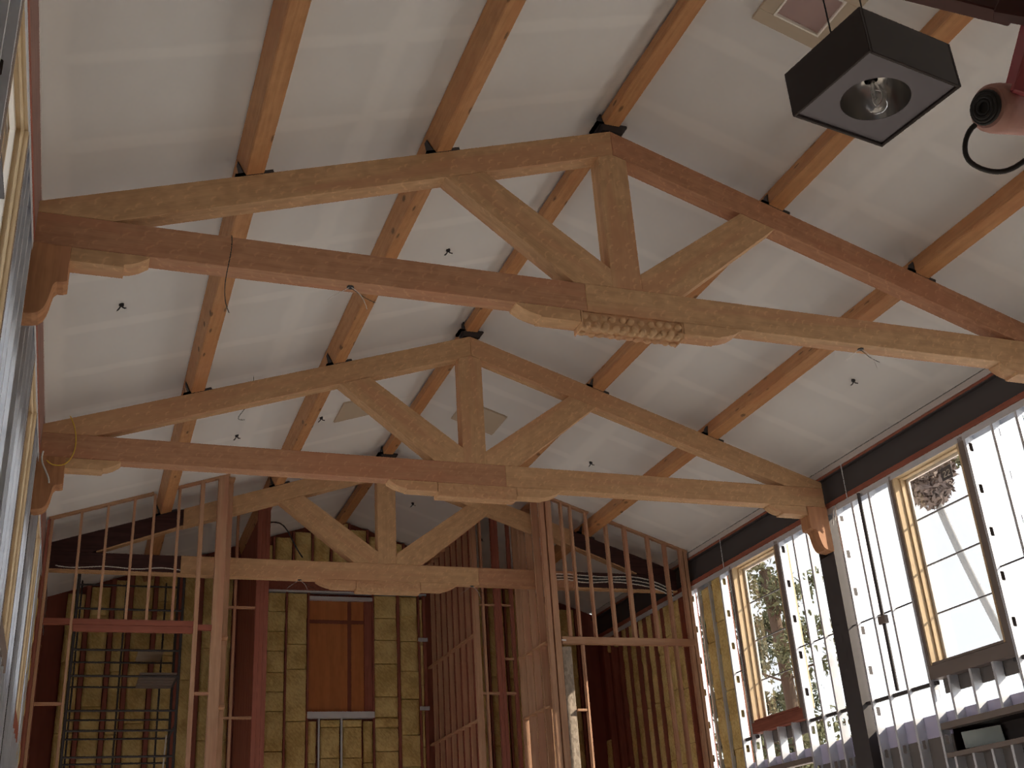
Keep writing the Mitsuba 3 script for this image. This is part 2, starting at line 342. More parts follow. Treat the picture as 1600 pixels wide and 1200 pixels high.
for i, y in enumerate(TY):
    t = thing('roof_truss', TRUSS_LABEL[i], 'roof truss', group='roof trusses across the hall')
    clad = HALF if i < 2 else 3.70
    split = (-0.52, 0.45, 1.75)[i]
    redl = (True, True, False)[i]
    for x0, x1, red in ((-clad, split, redl), (split, clad, not redl)):
        part(t, 'tie_beam', prism([(x0, TIE0), (x1, TIE0), (x1, TIE1), (x0, TIE1)], y, y + TT), 'wood_tie_red' if red and x0 < -1 else ('wood_tie' if i < 2 or not red else 'wood_tie_red'))
    ca, cb = chord(-clad, y), chord(clad, y)
    part(t, 'top_chord', prism(ca, y + 0.002, y + TT - 0.002), 'wood_chord_a')
    part(t, 'top_chord', prism(cb, y + 0.002, y + TT - 0.002), 'wood_chord_red' if i == 0 else 'wood_chord_b')
    if i == 2:
        for s in (-1, 1):
            w = lambda pl: pl if s > 0 else mirror(pl)
            part(t, 'bare_tie_end', prism(w([(clad, TIE0 + 0.03), (HALF, TIE0 + 0.03), (HALF, TIE1), (clad, TIE1)]), y + 0.02, y + TT - 0.02), 'wood_core', label='dark bare end of the tie beam')
            zt, zl = APEX - SLOPE * clad, APEX - 0.30 - SLOPE * clad
            part(t, 'bare_chord_end', prism(w([(clad, zt), (clad, zl), (5.18, TIE1), (HALF, TIE1), (HALF, APEX - SLOPE * HALF)]), y + 0.02, y + TT - 0.02), 'wood_core', label='dark bare end of the top chord')
            part(t, 'soffit_board', cbox(s * clad, s * HALF, y + 0.02, y + TT - 0.02, TIE0, TIE0 + 0.03), 'wood_tie')
            part(t, 'soffit_board', bar((s * clad, y + TT / 2, zl - 0.012), (s * 5.1, y + TT / 2, TIE1 + 0.012), TT - 0.04, 0.024), 'wood_tie')
    part(t, 'king_post', prism(KING, y - 0.004, y + TT + 0.004), 'wood_king')
    part(t, 'diagonal_brace', prism(mirror(BRACE), y - 0.002, y + TT + 0.002), 'wood_brace_a')
    part(t, 'diagonal_brace', prism(BRACE, y - 0.002, y + TT + 0.002), 'wood_brace_b')
    for pl in (CENTRE_WING, mirror(CENTRE_WING)):
        part(t, 'bracket_wing', prism(pl, y - 0.004, y + TT + 0.004, 0.004), 'wood_tie')
    core, lumps = carved_block(-0.60, 0.60, y - 0.008, y + TT + 0.008, 7.102, TIE0 - 0.001, *((0.040, 0.108, 3) if i == 0 else (0.009, 0.105, 5 + i)))
    if i == 0:
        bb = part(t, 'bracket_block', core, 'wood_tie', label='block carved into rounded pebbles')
        for m in lumps: part(bb, 'pebble', m, 'wood_block', smooth=True)  # paler wood than the block, painting in the shade between lumps
    else: part(t, 'bracket_block', cat([core] + lumps), 'wood_tie', smooth=40)
    if i < 2:
        for s in (-1, 1):
            w = (lambda pl: pl) if s > 0 else mirror
            part(t, 'corbel_step', prism(w(STEP), y - 0.003, y + TT + 0.003, 0.004), 'wood_tie')
            part(t, 'corbel_leg', prism(w(LEG), y - 0.018, y + TT + 0.018, 0.005), 'wood_corbel')
    # steel saddles that carry the purlins
    for px in PURLIN_X:
        ang = 0.0 if abs(px) < 0.5 else math.atan(SLOPE) * (1 if px < 0 else -1)
        pieces = []
        hb = 0.085 if abs(px) < 0.5 else 0.0
        for s in (-1, 1):
            tri = prism([(s * (PW / 2 + 0.002), -0.005), (s * (PW / 2 + 0.012), -0.005), (s * (PW / 2 + 0.012), 0.21), (s * (PW / 2 + 0.002), 0.21)], -0.004, TT + 0.004, 0.001)
            sel = tri.vertices[:, 2] > 0.1
            v = tri.vertices.copy(); mid = TT / 2
            v[sel, 1] = mid + (v[sel, 1] - mid) * 0.35
            pieces.append(trimesh.Trimesh(v, tri.faces, process=False))
            pieces.append(quads_box(s * (PW / 2 + 0.002), s * (PW / 2 + 0.095), -0.004, TT + 0.004, -0.002, 0.028))
        pieces.append(quads_box(-PW / 2 - 0.06, PW / 2 + 0.06, 0.0, TT, -0.006, 0.001))
        if hb: pieces.append(quads_box(-PW / 2 - 0.03, PW / 2 + 0.03, -0.006, TT + 0.006, -0.085, 0.0))
        m = cat(pieces)
        m.apply_transform(trimesh.transformations.rotation_matrix(-ang, [0, 1, 0]))
        x0 = px if hb else px
        m.apply_translation([x0, y, APEX - SLOPE * abs(px) + hb + (0.008 if hb else 0.0)])
        part(t, 'purlin_saddle', m, 'bracket_steel', label='dark steel saddle' if px == PURLIN_X[0] else None)

# ------------------------------------------------------------------ purlins, one timber per bay
bays = ((-5.3, 0.103), (0.107, 5.353), (5.357, 10.549), (10.553, YB - 0.03))
bay_word = ('in the bay nearest the viewer', 'between the nearest and the middle truss', 'between the middle and the farthest truss', 'beyond the farthest truss')
line_word = ('lower orange purlin of the left roof slope', 'upper orange purlin of the left roof slope', 'orange ridge purlin under the peak', 'upper orange purlin of the right roof slope', 'lower orange purlin of the right roof slope')
for j, px in enumerate(PURLIN_X):
    for b, (y0, y1) in enumerate(bays):
        ridge = j == 2
        ang = 0.0 if ridge else math.atan(SLOPE) * (1 if px < 0 else -1)
        h = PH - 0.006 if not ridge else 0.155
        m = cbox(-PW / 2, PW / 2, y0, y1, 0, h, 0.011)
        m.apply_transform(trimesh.transformations.rotation_matrix(-ang, [0, 1, 0]))
        m.apply_translation([px, 0, APEX - SLOPE * abs(px) + (0.09 if ridge else 0.0)])
        single('purlin', m, 'wood_purlin', f'{line_word[j]}, {bay_word[b]}', 'purlin', group='orange roof purlins')

# ------------------------------------------------------------------ eaves: bead, nailer, steel beam, plate
for s, X in ((1, XR), (-1, XL)):
    side = 'right' if s > 0 else 'left'
    xin = X
    out = X + s * 0.30
    z_e = ceil_z(X)
    single('roof_cap', prism([(s * 5.4, ceil_z(5.4) + 0.123), (s * 6.9, ceil_z(6.9) + 0.123), (s * 6.9, ceil_z(6.9) + 0.16), (s * 5.4, ceil_z(5.4) + 0.16)], -12.4, 15.3, 0.002), 'sheathing', f'added roof edge boards keeping sky light out over the {side} eave', 'roof', kind='structure')  # unseen cap added to stop sky light leaking past the ceiling edge
    single('trim_1' if s > 0 else 'trim_2', cbox(xin - s * 0.0, xin + s * 0.03, -12.2, 14.9, z_e - 0.115, z_e - 0.02, 0.003), 'trim_grey', f'grey drywall edge bead along the {side} eave', 'trim', kind='structure')
    single('trim_3' if s > 0 else 'trim_4', cbox(xin + s * 0.004, out, -12.2, 15.0, z_e - 0.160, z_e - 0.118, 0.003), 'fir_plate', f'thin red wood nailer above the {side} eave beam', 'trim', kind='structure')
    bm = thing('eave_beam', f'dark grey steel beam along the {side} eave above the {"clerestory windows" if s > 0 else "left window wall"}', 'steel beam')
    zt, zb = z_e - 0.162, 7.415
    part(bm, 'web', quads_box(*sorted((xin + s * 0.075, xin + s * 0.090)), -12.2, 15.0, zb, zt), 'steel_dark')
    part(bm, 'flange', quads_box(*sorted((xin + s * 0.01, xin + s * 0.16)), -12.2, 15.0, zb, zb + 0.016), 'steel_dark')
    part(bm, 'flange', quads_box(*sorted((xin + s * 0.01, xin + s * 0.16)), -12.2, 15.0, zt - 0.016, zt), 'steel_dark')
    if s < 0: part(bm, 'cover_board', cbox(xin - 0.006, xin + 0.006, -12.2, 14.9, zb, zt, 0.002), 'cover_brown', label='dull brown board covering the beam')
    single('trim_5' if s > 0 else 'trim_6', cbox(xin - s * 0.005, xin + s * 0.16, -12.2, 15.0, 7.325, 7.413, 0.004), 'fir_plate', f'red wood plate under the {side} eave beam', 'trim', kind='structure')
    single('roof_fascia' if s > 0 else 'roof_fascia', quads_box(*sorted((xin + s * 0.17, xin + s * 0.19)), -12.2, 15.0, 7.30, z_e + 0.02), 'sheathing', f'dark sheathing board closing the {side} eave outside', 'board', kind='structure')

# ------------------------------------------------------------------ window walls of steel studs
def stud_mesh(z0, z1, s, depth=0.15, fl=0.042, first=0.30):
    """C-shaped steel stud: web with punched slots, two flanges with lips; s = side of the hall"""
    t = 0.003
    web = sbox(0, z0, depth, z1)
    holes = [sbox(depth / 2 - 0.019, z, depth / 2 + 0.019, z + 0.10).buffer(0.012, 3) for z in np.arange(z0 + first, z1 - 0.2, 0.61)]
    web = web.difference(unary_union(holes)) if holes else web
    m = trimesh.creation.extrude_polygon(web, t, engine='earcut')
    v = m.vertices; m = trimesh.Trimesh(np.c_[v[:, 0] * s, v[:, 2], v[:, 1]], m.faces, process=False)
    if s > 0: m.invert()
    parts = [m]
    for x in (0.0, depth - t):
        parts.append(quads_box(*sorted((s * x, s * (x + t))), 0, fl, z0, z1))
        xl = x if x else x
        parts.append(quads_box(*sorted((s * (0.0 if x == 0 else depth - 0.012), s * (0.012 if x == 0 else depth))), fl - t, fl, z0, z1))
    return cat(parts)

def window(n, X, s, y0, y1, lab, sill_mat, shift=False):
    """deep wood box frame, white sash, pane, three dark glazing bars"""
    w = thing(f'window_{n}', lab, 'window', kind='structure')
    z0, z1, d, t = 4.44, 7.27, (0.29 if s > 0 else 0.14), 0.035
    q = 0.0 if s > 0 else -0.145
    xi, xo = X + s * 0.0, X + s * d
    bx = lambda a, b, *r, c=0.003: cbox(*sorted((X + s * a, X + s * b)), *r, c)
    part(w, 'jamb', bx(0, d, y0, y0 + t, z0, z1), 'window_wood_z')
    part(w, 'jamb', bx(0, d, y1 - t, y1, z0, z1), 'window_wood_z')
    part(w, 'head', bx(0, d, y0 + t, y1 - t, z1 - t, z1), 'window_wood_y')
    part(w, 'sill', bx(0, d, y0 + t, y1 - t, z0, z0 + t), sill_mat)
    for yy0, yy1 in ((y0 + t, y0 + t + 0.022), (y1 - t - 0.022, y1 - t)):
        part(w, 'stop', bx(0.12 + q * 0.6, 0.20 + q, yy0, yy1, z0 + t, z1 - t), 'window_wood_z')
    part(w, 'stop', bx(0.12 + q * 0.6, 0.20 + q, y0 + t, y1 - t, z1 - t - 0.022, z1 - t), 'window_wood_y')
    fr = []
    for yy0, yy1 in ((y0 + t, y0 + t + 0.05), (y1 - t - 0.05, y1 - t)):
        fr.append(bx(0.235 + q, 0.275 + q, yy0, yy1, z0 + t, z1 - t))
    for zz0, zz1 in ((z0 + t, z0 + t + 0.05), (z1 - t - 0.05, z1 - t)):
        fr.append(bx(0.235 + q, 0.275 + q, y0 + t + 0.05, y1 - t - 0.05, zz0, zz1))
    part(w, 'sash', cat(fr), 'sash_white')
    xg = X + s * (0.255 + q)
    v = np.array([[xg, y0 + t + .05, z0 + t + .05], [xg, y1 - t - .05, z0 + t + .05], [xg, y1 - t - .05, z1 - t - .05], [xg, y0 + t + .05, z1 - t - .05]])
    part(w, 'pane', trimesh.Trimesh(v, [[0, 1, 2], [0, 2, 3]], process=False), 'pane_glass')
    for zb in (5.17, 5.875, 6.57):
        part(w, 'glazing_bar', bx(0.238 + q, 0.272 + q, y0 + t + .05, y1 - t - .05, zb - 0.008, zb + 0.008, c=0.002), 'muntin_dark')
    return w

WINS = ((-3.22, -1.72), (2.20, 3.70), (7.03, 8.53))
def side_wall(s, X, name, lab, wins, stud_y, insul, opens):
    side = 'right' if s > 0 else 'left'
    w = thing(name, lab, 'wall', kind='structure')
    bx = lambda a, b, *r, c=0.002: cbox(*sorted((X + s * a, X + s * b)), *r, c)
    part(w, 'top_track', cat([bx(0, 0.15, -12.2, 14.9, 7.29, 7.322), bx(-0.002, 0.004, -5.6, 14.9, 7.225, 7.322), bx(0.148, 0.154, -5.6, 14.9, 7.225, 7.322)]), 'galvanised')
    for y in stud_y:
        d = part(w, 'stud', mikit.ply(stud_mesh(0.05, 7.29, s), 'galvanised'), None) if 'full' + side not in hanger_cache else None
        if d: hanger_cache['full' + side] = scene[d]; scene[d] = {**scene[d], 'to_world': T().translate([X, y, 0])}
        else:
            k = key(w + '__stud'); scene[k] = {**hanger_cache['full' + side], 'to_world': T().translate([X, y, 0])}
    for y0, y1 in wins:
        part(w, 'trimmer', bx(-0.002, 0.15, y0 - 0.11, y0 - 0.004, 4.255, 7.29), 'sill_brown')  # dark brown boards stand in for the shaded stud faces
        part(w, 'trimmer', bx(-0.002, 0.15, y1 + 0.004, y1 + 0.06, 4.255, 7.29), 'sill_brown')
        for yj in (y0 - 0.155, y1 + 0.065):
            k = key(w + '__stud'); scene[k] = {**hanger_cache['full' + side], 'to_world': T().translate([X, yj, 0])}
        part(w, 'sill_track', bx(-0.004, 0.20, y0 - 0.05, y1 + 0.05, 4.255, 4.435), 'sill_brown' if y0 < 6 else 'fir_plate')
        for yy in np.arange(y0 + 0.30, y1 - 0.1, 0.44):
            part(w, 'cripple_stud', quads_box(*sorted((X + s * 0.0, X + s * 0.15)), yy, yy + 0.042, 3.66, 4.255), 'galvanised')
        part(w, 'apron_board', bx(0.16, 0.18, y0, y1, 4.06, 4.255), 'sheathing')
        part(w, 'header_track', bx(-0.004, 0.15, y0 - 0.05, y1 + 0.05, 3.575, 3.66), 'sill_brown')
        part(w, 'header_track', bx(-0.004, 0.15, y0 - 0.05, y1 + 0.05, 3.20, 3.265), 'sill_brown')
        for yy in np.arange(y0 + 0.30, y1 - 0.1, 0.36):
            part(w, 'cripple_stud', quads_box(*sorted((X + s * 0.0, X + s * 0.15)), yy, yy + 0.042, 1.5, 3.20), 'galvanised')
    # bridging channels threaded through the studs between the windows
    edges = [-5.6] + [e for wn in wins for e in wn] + [9.9]
    for a, b in zip(edges[0::2], edges[1::2]):
        part(w, 'bridging_channel', bx(0.05, 0.09, a, b, 4.185, 4.235), 'steel_dark')
        part(w, 'bridging_channel', bx(0.065, 0.085, a, b, 5.395, 5.412), 'steel_dark')
    # outside sheathing below the open strip, a lilac strip on its top edge painting the glare fade
    lo = [(-5.6, opens[0])]
    cuts = sorted(wins)
    a = -5.6
    sheets = []
    for y0, y1 in cuts + [(9.88, 9.88)]:
        if y0 - 0.03 > a: sheets.append((a, y0 - 0.03, 0.0, 3.82))
        if y1 > y0: sheets += [(y0 - 0.03, y1 + 0.03, 3.60, 3.82), (y0 - 0.03, y1 + 0.03, 0.0, 3.24)]
        a = y1 + 0.03
    for a, b, z0, z1 in sheets:
        if b - a < 0.02: continue
        zd = 0.0 if s > 0 else (2.9 if b > -1.0 else 0.0)      # low unseen openings added in the left wall to brighten the back
        z0 = max(z0, zd)
        if z1 > 3.5:
            if s < 0: z1 = 4.55
            part(w, 'sheathing_board', bx(0.152, 0.172, a, b, z0, z1 - 0.30), 'sheathing') if z1 - 0.30 > z0 else None
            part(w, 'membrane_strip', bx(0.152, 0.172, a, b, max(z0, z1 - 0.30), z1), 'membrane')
        else: part(w, 'sheathing_board', bx(0.152, 0.172, a, b, z0, z1), 'sheathing')
    for a, b in insul['sheath']:
        part(w, 'sheathing_board', bx(0.152, 0.172, a, b, (2.9 if s < 0 else 0.0) if a > 8.8 else 3.82, 7.32), 'plywood_red' if a > 8.8 else 'sheathing')  # left side room boards stop above an unseen opening added for light
    for a, b in insul.get('upper', ()):
        part(w, 'sheathing_board', bx(0.152, 0.172, a, b, 6.15, 7.32), 'sheathing')
    part(w, 'sheathing_board', bx(0.0, 0.172, -12.3, -5.6, 0.0, 7.32 if s < 0 else 3.8), 'osb_grey')
    for a, b in insul['batt']:
        if a > 10.5: part(w, 'timber_stud', bx(0, 0.14, a - 0.055, a - 0.012, 2.9, 7.29), 'fir_red')
        z_b = 0.5 if a < 10 else 2.95
        g0, g1 = (0.0, 0.0) if a < 10 else (random.uniform(0, 0.05), random.uniform(0.01, 0.12))
        a, b = a + g0, b - g1
        z = z_b
        while z < 7.1:
            z2 = min(7.24, z + random.uniform(1.0, 1.5))
            if not (s > 0 and ((a > 13.5 and 5.2 < z2 < 7.0) or (a > 12.9 and random.random() < 0.2))): part(w, 'batt', batt(a, b, z, z2, 0.11, axis='x', s=s, X=X + s * 0.02), 'mineral_wool', smooth=60)
            z = z2 + 0.012
    return w

def batt(a, b, z0, z1, d, axis='y', s=1, X=0.0, lump=0.034, seed=None):
    """slab of mineral wool with a lumpy, sagging face; axis = the direction its face looks along"""
    seed = rng.integers(1 << 20) if seed is None else seed
    na, nz = max(3, int((b - a) / 0.06)), max(4, int((z1 - z0) / 0.08))
    U, V = np.meshgrid(np.linspace(0, 1, na + 1), np.linspace(0, 1, nz + 1), indexing='ij')
    A, Z = a + U * (b - a), z0 + V * (z1 - z0)
    ed = np.minimum(np.minimum(U, 1 - U) * (b - a), np.minimum(V, 1 - V) * (z1 - z0))
    prof = np.clip(ed / 0.035, 0, 1)
    H = -0.028 * (1 - np.sqrt(np.clip(1 - (1 - prof) ** 2, 0, 1))) + lump * (meshkit.fbm(np.stack([A * 7, Z * 5, A * 0 + float(seed % 997)], -1), 3) - 0.5) * 2 * (0.4 + 0.6 * prof)
    A = A + 0.010 * (meshkit.noise(np.stack([A * 0 + U * 3, Z * 6, A * 0 + seed % 89], -1)) - 0.5) * (1 - prof)
    idx = np.arange((na + 1) * (nz + 1)).reshape(na + 1, nz + 1)
    q = [idx[:-1, :-1].ravel(), idx[1:, :-1].ravel(), idx[1:, 1:].ravel(), idx[:-1, 1:].ravel()]
    front = np.vstack([np.c_[q[0], q[1], q[2]], np.c_[q[0], q[2], q[3]]])
    ring = np.r_[idx[:-1, 0], idx[-1, :-1], idx[1:, -1][::-1], idx[0, 1:][::-1]]
    n0 = idx.size
    P = np.c_[A.ravel(), -H.ravel(), Z.ravel()]
    back = P[ring].copy(); back[:, 1] = d
    k = np.arange(len(ring)); k2 = (k + 1) % len(ring)
    side = np.vstack([np.c_[ring[k], n0 + k, n0 + k2], np.c_[ring[k], n0 + k2, ring[k2]]])
    m = trimesh.Trimesh(np.vstack([P, back]), np.vstack([front, side]), process=False)
    if axis == 'y': m.apply_translation([0, YB + 0.015, 0])
    if axis == 'x':
        v = m.vertices; m = trimesh.Trimesh(np.c_[X + s * v[:, 1], v[:, 0], v[:, 2]], m.faces if s < 0 else m.faces[:, ::-1], process=False)
    return m

r_studs = [5.13, 4.70, 4.26, 1.50, 1.05, 0.60, -0.30, -0.75, -1.20, -3.85, -4.3, -4.75, 6.42, 6.02, 8.95, 9.40, 9.83, 10.22] + [-5.2 - 0.6 * k for k in range(12)]
r_batts = [(9.00, 9.38), (9.45, 9.81), (10.27, 10.62)] + [(10.70 + 0.42 * k, 11.06 + 0.42 * k) for k in range(10)]
wr = side_wall(1, XR, 'wall_right', 'right side wall of open steel studs with bright daylight between them', WINS, r_studs, {'sheath': [(8.95, 9.85), (10.22, 15.055)], 'batt': r_batts}, (0, 0))
l_studs = [5.9, 5.45, 4.75, 4.30, 1.75, 1.30, 0.85, 0.40, -0.15, -0.6, -1.05, -1.38, -3.9, -4.35, -4.8, 6.35, 6.78, 8.98, 9.42, 9.86]
l_batts = [(9.02, 9.38), (9.47, 9.83), (9.92, 10.28)] + [(10.35 + 0.44 * k, 10.71 + 0.44 * k) for k in range(10)]
wl = side_wall(-1, XL, 'wall_left', 'left side wall of grey steel studs seen at a grazing angle', WINS, l_studs, {'sheath': [(8.95, 15.055), (-5.6, -3.25)], 'upper': [(-1.69, 2.17), (3.73, 7.0)], 'batt': l_batts}, (0, 0))
n = 0
for s, X, side in ((1, XR, 'right'), (-1, XL, 'left')):
    for k, (a, b) in enumerate(WINS):
        n += 1
        lab = {('right', 0): 'tall clerestory window of the right wall nearest the viewer', ('right', 1): 'tall wood framed window of the right wall, with a leaning tree outside and a sticker on its pane',
               ('right', 2): 'tall wood framed window of the right wall beyond the black column, trees behind it', ('left', 0): 'wood framed window of the left wall at the upper left corner',
               ('left', 1): 'wood framed window of the left wall between the nearest and middle truss', ('left', 2): 'wood framed window of the left wall beyond the middle truss'}[(side, k)]
        w = window(n, X, s, a, b, lab, 'sill_brown' if k < 2 else 'fir_plate')
        if side == 'right' and k == 1:
            xs = XR + 0.252
            part(w, 'sticker', quads_box(xs - 0.003, xs, 2.69, 2.92, 6.93, 7.12), 'sticker_grey', label='dark square sticker with pale marks')
            g = meshkit.text_mesh('22', 0.095, 0.002)
            v = g.vertices - [g.bounds[:, 0].mean(), g.bounds[:, 1].mean(), 0]
            g = trimesh.Trimesh(np.c_[xs - 0.0035 - v[:, 2], 2.805 - v[:, 0], 7.02 + v[:, 1]], g.faces, process=False)
            part(w, 'sticker_print', g, 'sash_white')
# black-lined box added behind the opening under the right window to keep it dark
rc = thing('roof_hatch_recess', 'added black box keeping the opening under the right window dark, with a pale zinc sheet', 'recess')
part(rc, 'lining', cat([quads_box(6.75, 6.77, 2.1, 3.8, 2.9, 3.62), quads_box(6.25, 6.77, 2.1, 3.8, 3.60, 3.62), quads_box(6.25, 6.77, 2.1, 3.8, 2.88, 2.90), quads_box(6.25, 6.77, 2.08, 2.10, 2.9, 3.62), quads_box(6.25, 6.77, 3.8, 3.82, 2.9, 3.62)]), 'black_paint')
part(rc, 'zinc_sheet', bar((6.32, 3.66, 3.42), (6.70, 3.30, 3.46), 0.01, 0.22), 'zinc_pale')

# conduit, hanger rods and loose wires on the right wall
cd = thing('conduit_pipe', 'dark conduit pipe with a small box, standing between the studs right of the black column', 'pipe')
part(cd, 'pipe', tube([(6.03, 4.46, 4.24), (6.03, 4.46, 5.3), (6.03, 4.46, 7.28)], 0.028, 10), 'steel_dark', 40)
part(cd, 'box', cbox(5.99, 6.06, 4.38, 4.54, 5.22, 5.34, 0.004), 'sill_brown')
for y_, lb in ((4.78, 'thin steel rod on the right eave beam just right of the middle truss end'), (8.75, 'thin steel rod on the right eave beam between the black column and the partition')):
    single('hanger_rod', tube([(6.055, y_, 7.28), (6.055, y_, 7.90)], 0.008, 6), 'galvanised', lb, 'rod')
single('loose_wire', cat([tube(curve([(6.05, 5.16, 7.26), (5.99, 5.13, 7.12), (5.97, 5.16, 6.98)], 8), 0.011, 6), tube(curve([(6.05, 5.10, 7.30), (6.0, 5.05, 7.20), (6.02, 5.14, 7.06)], 8), 0.009, 6)]), 'cable_white', 'short pale wire ends beside the right corbel of the middle truss', 'wire')

# ------------------------------------------------------------------ columns under the truss ends
for s, nm in ((1, 'right'), (-1, 'left')):
    for i, y in enumerate(TY[:2]):
        k = thing('steel_column', f'black steel column at the {nm} wall under the {("nearest", "middle")[i]} truss', 'column')
        xa, xb = (XR - 0.03, XR + 0.30) if s > 0 else (XL - 0.30, XL - 0.02)
        yc = y + 0.30
        part(k, 'web', quads_box((xa + xb) / 2 - 0.006, (xa + xb) / 2 + 0.006, yc - 0.19, yc + 0.19, 0, 7.22), 'steel_dark')
        part(k, 'flange', quads_box(xa, xb, yc - 0.20, yc - 0.18, 0, 7.22), 'steel_dark')
        part(k, 'flange', quads_box(xa, xb, yc + 0.18, yc + 0.20, 0, 7.22), 'steel_dark')
        if s > 0: part(k, 'cover_plate', quads_box(xa, xa + 0.012, yc - 0.20, yc + 0.20, 0, 6.58), 'steel_dark')

# ------------------------------------------------------------------ timber stud partitions
def vstud(w, x0, x1, y0, y1, z0, z1, mat='fir_z', name='stud'):
    part(w, name, cbox(x0, x1, y0, y1, z0, z1, 0.004), mat)
def ctop(x): return ceil_z(x) - 0.045

pl = thing('wall_partition', 'open wood stud partition on the left, with a red double header beam', 'stud wall', kind='structure')
D = 0.10
for xa, xb in ((-5.88, -4.25), (-3.87, -2.98)): part(pl, 'top_plate', bar((xa, YP + D / 2, ceil_z(xa) - 0.026), (xb, YP + D / 2, ceil_z(xb) - 0.026), D, 0.042), 'fir_x')
for x in (-5.40, -4.99, -4.57, -4.245, -3.84): vstud(pl, x, x + 0.042, YP, YP + D, 6.385 if x > -5.3 else 0.0, ctop(x))
for x in (-5.90, -5.85): vstud(pl, x, x + 0.045, YP, YP + D, 0.0, ctop(x), 'fir_red' if x < -5.86 else 'fir_z')
vstud(pl, -3.47, -3.40, YP - 0.004, YP + D, 0.0, ctop(-3.4))
vstud(pl, -3.17, -3.00, YP, YP + 0.15, 0.0, ctop(-3.0), name='corner_post')
part(pl, 'header', cbox(-5.80, -3.47, YP + 0.005, YP + D - 0.005, 6.29, 6.385), 'header_red')
part(pl, 'header', cbox(-5.35, -3.47, YP + 0.012, YP + D - 0.012, 6.185, 6.288), 'header_red')
part(pl, 'header', cbox(-3.40, -3.17, YP + 0.01, YP + D - 0.01, 6.24, 6.33), 'header_red')
part(pl, 'blocking', cbox(-5.80, -5.40, YP + 0.01, YP + D - 0.01, 5.02, 5.065), 'fir_x')
part(pl, 'blocking', cbox(-3.40, -3.17, YP + 0.01, YP + D - 0.01, 5.18, 5.225), 'fir_x')

pr = thing('wall_partition', 'open wood stud partition on the right beside the bright window wall', 'stud wall', kind='structure')
for xa, xb in ((2.88, 3.93), (4.30, 6.02)): part(pr, 'top_plate', bar((xa, YP + D / 2, ceil_z(xa) - 0.026), (xb, YP + D / 2, ceil_z(xb) - 0.026), D, 0.042), 'fir_x')
for x, wd in ((2.90, 0.09), (3.02, 0.12), (3.33, 0.045), (3.53, 0.042), (3.85, 0.042), (4.26, 0.055), (4.65, 0.07), (5.14, 0.06), (5.50, 0.06), (5.84, 0.07), (5.93, 0.07)):
    vstud(pr, x, x + wd, YP, YP + D, 0.0 if x < 3.3 or x > 5.4 else 6.25, ctop(x), name='corner_post' if x < 3.1 else 'stud')
part(pr, 'ledger', cbox(3.16, 5.92, YP - 0.022, YP + D, 6.115, 6.245), 'fir_x')
vstud(pr, 3.56, 3.60, YP, YP + D, 0.0, 6.11)
vstud(pr, 5.30, 5.345, YP, YP + D, 0.0, 6.11)
part(pr, 'blocking', cbox(3.36, 3.56, YP + 0.01, YP + D - 0.01, 4.90, 4.94), 'fir_x')
part(pr, 'osb_strip', cbox(3.17, 3.36, YP + 0.07, YP + 0.09, 0.0, 6.08), 'osb_grey', label='strip of weathered grey OSB')
part(pr, 'hook', bar((3.12, YP - 0.05, 6.17), (3.22, YP - 0.03, 6.17), 0.02, 0.03), 'chrome')

